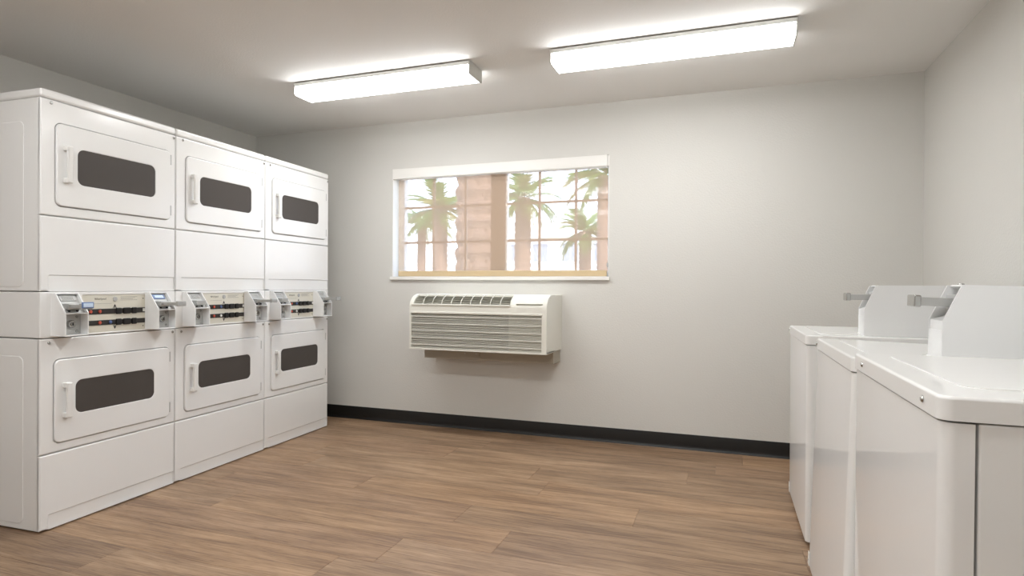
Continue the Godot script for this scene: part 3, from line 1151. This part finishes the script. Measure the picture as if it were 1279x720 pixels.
	# grille: filter behind the left two thirds, closed panel behind the right, slats in front
	var gx0 := -hw + 0.014
	var gx1 := hw - 0.034
	var gxm := vx1 - 0.012
	st = begin()
	bx(st, Vector3(gx0, yb + 0.008, zf - 0.046), Vector3(gxm, 0.356, zf - 0.018))
	part("filter", st, M.ac_filter, o)
	st = begin()
	bx(st, Vector3(gxm, yb + 0.008, zf - 0.046), Vector3(gx1, 0.356, zf - 0.012))
	part("closed_panel", st, M.ac_backing, o)
	var n := 25
	var pitch := (0.356 - yb - 0.008) / n
	for i in n:
		var y := yb + 0.008 + pitch * (i + 0.5)
		var wide := i % 5 == 2
		st = begin()
		var hh := 0.0038 if wide else 0.0027
		extrude(st, PackedVector2Array([Vector2(zf - 0.014, y - hh * 0.6), Vector2(zf - (0.0 if wide else 0.003), y - hh), Vector2(zf - (0.0 if wide else 0.003), y + hh * 0.7), Vector2(zf - 0.014, y + hh)]), Vector3(gx0, 0, 0), Vector3.BACK, Vector3.UP, Vector3(gx1 - gx0, 0, 0), 5.0)
		part("slat", st, M.ac_cream if wide else M.ac_slat, o)

# ------------------------------------------------------------------ outside
func build_outside() -> void:
	rng.seed = 21
	var st := begin()
	bx(st, Vector3(-60, -0.4, -80), Vector3(40, -0.25, BACK - 0.2))
	var g := part("ground_outside", st, M.ground, self)
	g.set_meta("kind", "structure")
	# white building beyond the trees
	var b := thing("stucco_building", "white building with grey windows seen far behind the palms", "building", Vector3(-9.0, -0.25, -46))
	st = begin()
	bx(st, Vector3(-9, 0, -6), Vector3(9, 5.2, 0))
	part("wall", st, M.stucco, b)
	st = begin()
	extrude(st, PackedVector2Array([Vector2(-9.5, 5.2), Vector2(9.5, 5.2), Vector2(7.5, 6.4), Vector2(-7.5, 6.4)]), Vector3(0, 0, -6.5), Vector3.RIGHT, Vector3.UP, Vector3(0, 0, 7.0), 5.0)
	part("roof", st, M.roof_tile, b)
	for ix in 7:
		for iy in 2:
			var x := -7.5 + ix * 2.5
			var y := 0.9 + iy * 2.4
			st = begin()
			rb(st, Vector3(x - 0.6, y, -0.05), Vector3(x + 0.6, y + 1.4, 0.06), 0.02, 1)
			var w := part("window", st, M.far_window, b)
			st = begin()
			bx(st, Vector3(x - 0.03, y, 0.05), Vector3(x + 0.03, y + 1.4, 0.09))
			bx(st, Vector3(x - 0.68, y - 0.1, 0.0), Vector3(x + 0.68, y, 0.12))
			part("window_bar", st, M.stucco, w)
	# hedge
	# palms: position, trunk height, trunk radius, frond length, label
	var fr := frond_mesh(1.0, 1)
	var fr2 := frond_mesh(1.0, 2)
	var palms := [
		[Vector3(-3.80, -0.25, -9.0), 7.5, 0.33, 2.6, "thick brown palm trunk close outside the middle of the window", 10],
		[Vector3(-13.95, -0.25, -26.0), 4.4, 0.20, 1.8, "small slender palm seen through the leftmost window column", 24],
		[Vector3(-8.45, -0.25, -17.0), 3.75, 0.21, 1.4, "green palm just left of the thick trunk outside", 26],
		[Vector3(-6.4, -0.25, -19.0), 4.3, 0.26, 1.5, "palm just right of the window's middle stile outside", 24],
		[Vector3(-4.95, -0.25, -22.0), 3.4, 0.22, 1.3, "low palm behind the right window panes", 24],
		[Vector3(-3.35, -0.25, -17.5), 4.6, 0.22, 1.7, "palm outside at the window's right edge", 24],
	]
	for p in palms:
		palm(p[0], p[1], p[2], p[3], p[4], p[5], fr, fr2)

func frond_mesh(l: float, sd: int) -> ArrayMesh:
	var r := RandomNumberGenerator.new()
	r.seed = sd
	var st := begin()
	var n := 22
	var pts := []
	for i in n + 1:
		var t := float(i) / n
		pts.append(Vector3(l * (t - 0.12 * t * t * t), l * (0.30 * t - 0.62 * t * t), 0))
	for i in n:
		var a: Vector3 = pts[i]
		var b: Vector3 = pts[i + 1]
		var w := 0.012 * (1.2 - float(i) / n) * l
		var side := Vector3(0, 0, w)
		var up := Vector3(0, w, 0)
		flat(st, a - side, b - side, b + up, a + up, Vector3(0, 0.7, -0.7))
		flat(st, a + side, b + side, b + up, a + up, Vector3(0, 0.7, 0.7))
		flat(st, a - side, b - side, b + side, a + side, Vector3(0, -1, 0))
		if i < 3:
			continue
		var t := float(i) / n
		var ll := l * 0.34 * sin(PI * clampf(0.12 + t * 0.86, 0.0, 1.0)) + 0.03 * l
		for s in [-1.0, 1.0]:
			var out := Vector3(0.62 + r.randf() * 0.2, -0.28 - r.randf() * 0.25, s * (0.8 + r.randf() * 0.2)).normalized() * ll
			var nw := Vector3(0.028 * l, 0, 0)
			var q := a + out
			var nrm := Vector3(0, 0.85, -s * 0.4).normalized()
			tri(st, a - nw, a + nw, q, nrm, nrm, nrm)
	return st.commit()

func palm(at: Vector3, h: float, r: float, fl: float, label: String, count: int, fr: Mesh, fr2: Mesh) -> void:
	var o := thing("palm_tree", label, "palm tree", at, "palms outside the window")
	# trunk with overlapping cut leaf bases
	var st := begin()
	var seg := 36
	var rows := int(h / 0.055)
	var rad := func(i: int, j: int) -> float:
		var u := float(i) / seg * 9.0
		var v := float(j) / rows * h / (r * 0.75)
		var row := floorf(v)
		var ff := v - row
		var x := fposmod(u + 0.5 * fposmod(row, 2.0), 1.0) - 0.5
		var scale := maxf(0.0, 1.0 - absf(x) * 1.3 - absf(ff - 0.62) * 1.3)
		return r * (0.92 + 0.17 * scale) * (1.0 + 0.10 * (1.0 - float(j) / rows))
	for j in rows:
		for i in seg:
			var q := []
			var qn := []
			for e in [[i, j], [i + 1, j], [i + 1, j + 1], [i, j + 1]]:
				var a: float = TAU * e[0] / seg
				var rr: float = rad.call(int(e[0]) % seg, e[1])
				q.append(Vector3(cos(a) * rr, h * e[1] / rows, sin(a) * rr))
				qn.append(Vector3(cos(a), 0, sin(a)))
			var n: Vector3 = (q[1] - q[0]).cross(q[3] - q[0]).normalized()
			if n.dot(qn[0]) < 0:
				n = -n
			flat(st, q[0], q[1], q[2], q[3], n)
	part("trunk", st, M.bark if r > 0.3 else M.bark_pale, o)
	for i in count:
		var lift := rng.randf_range(-0.55, 1.0)
		var f := put("frond", fr if i % 2 == 0 else fr2, M.frond if rng.randf() < 0.75 else M.frond_dry, o, Vector3(0, h - 0.05, 0))
		var s := fl * rng.randf_range(0.85, 1.15)
		f.basis = Basis(Vector3.UP, i * 2.39996 + rng.randf() * 0.3) * Basis(Vector3(0, 0, 1), lift) * Basis.from_scale(Vector3(s, s, s))
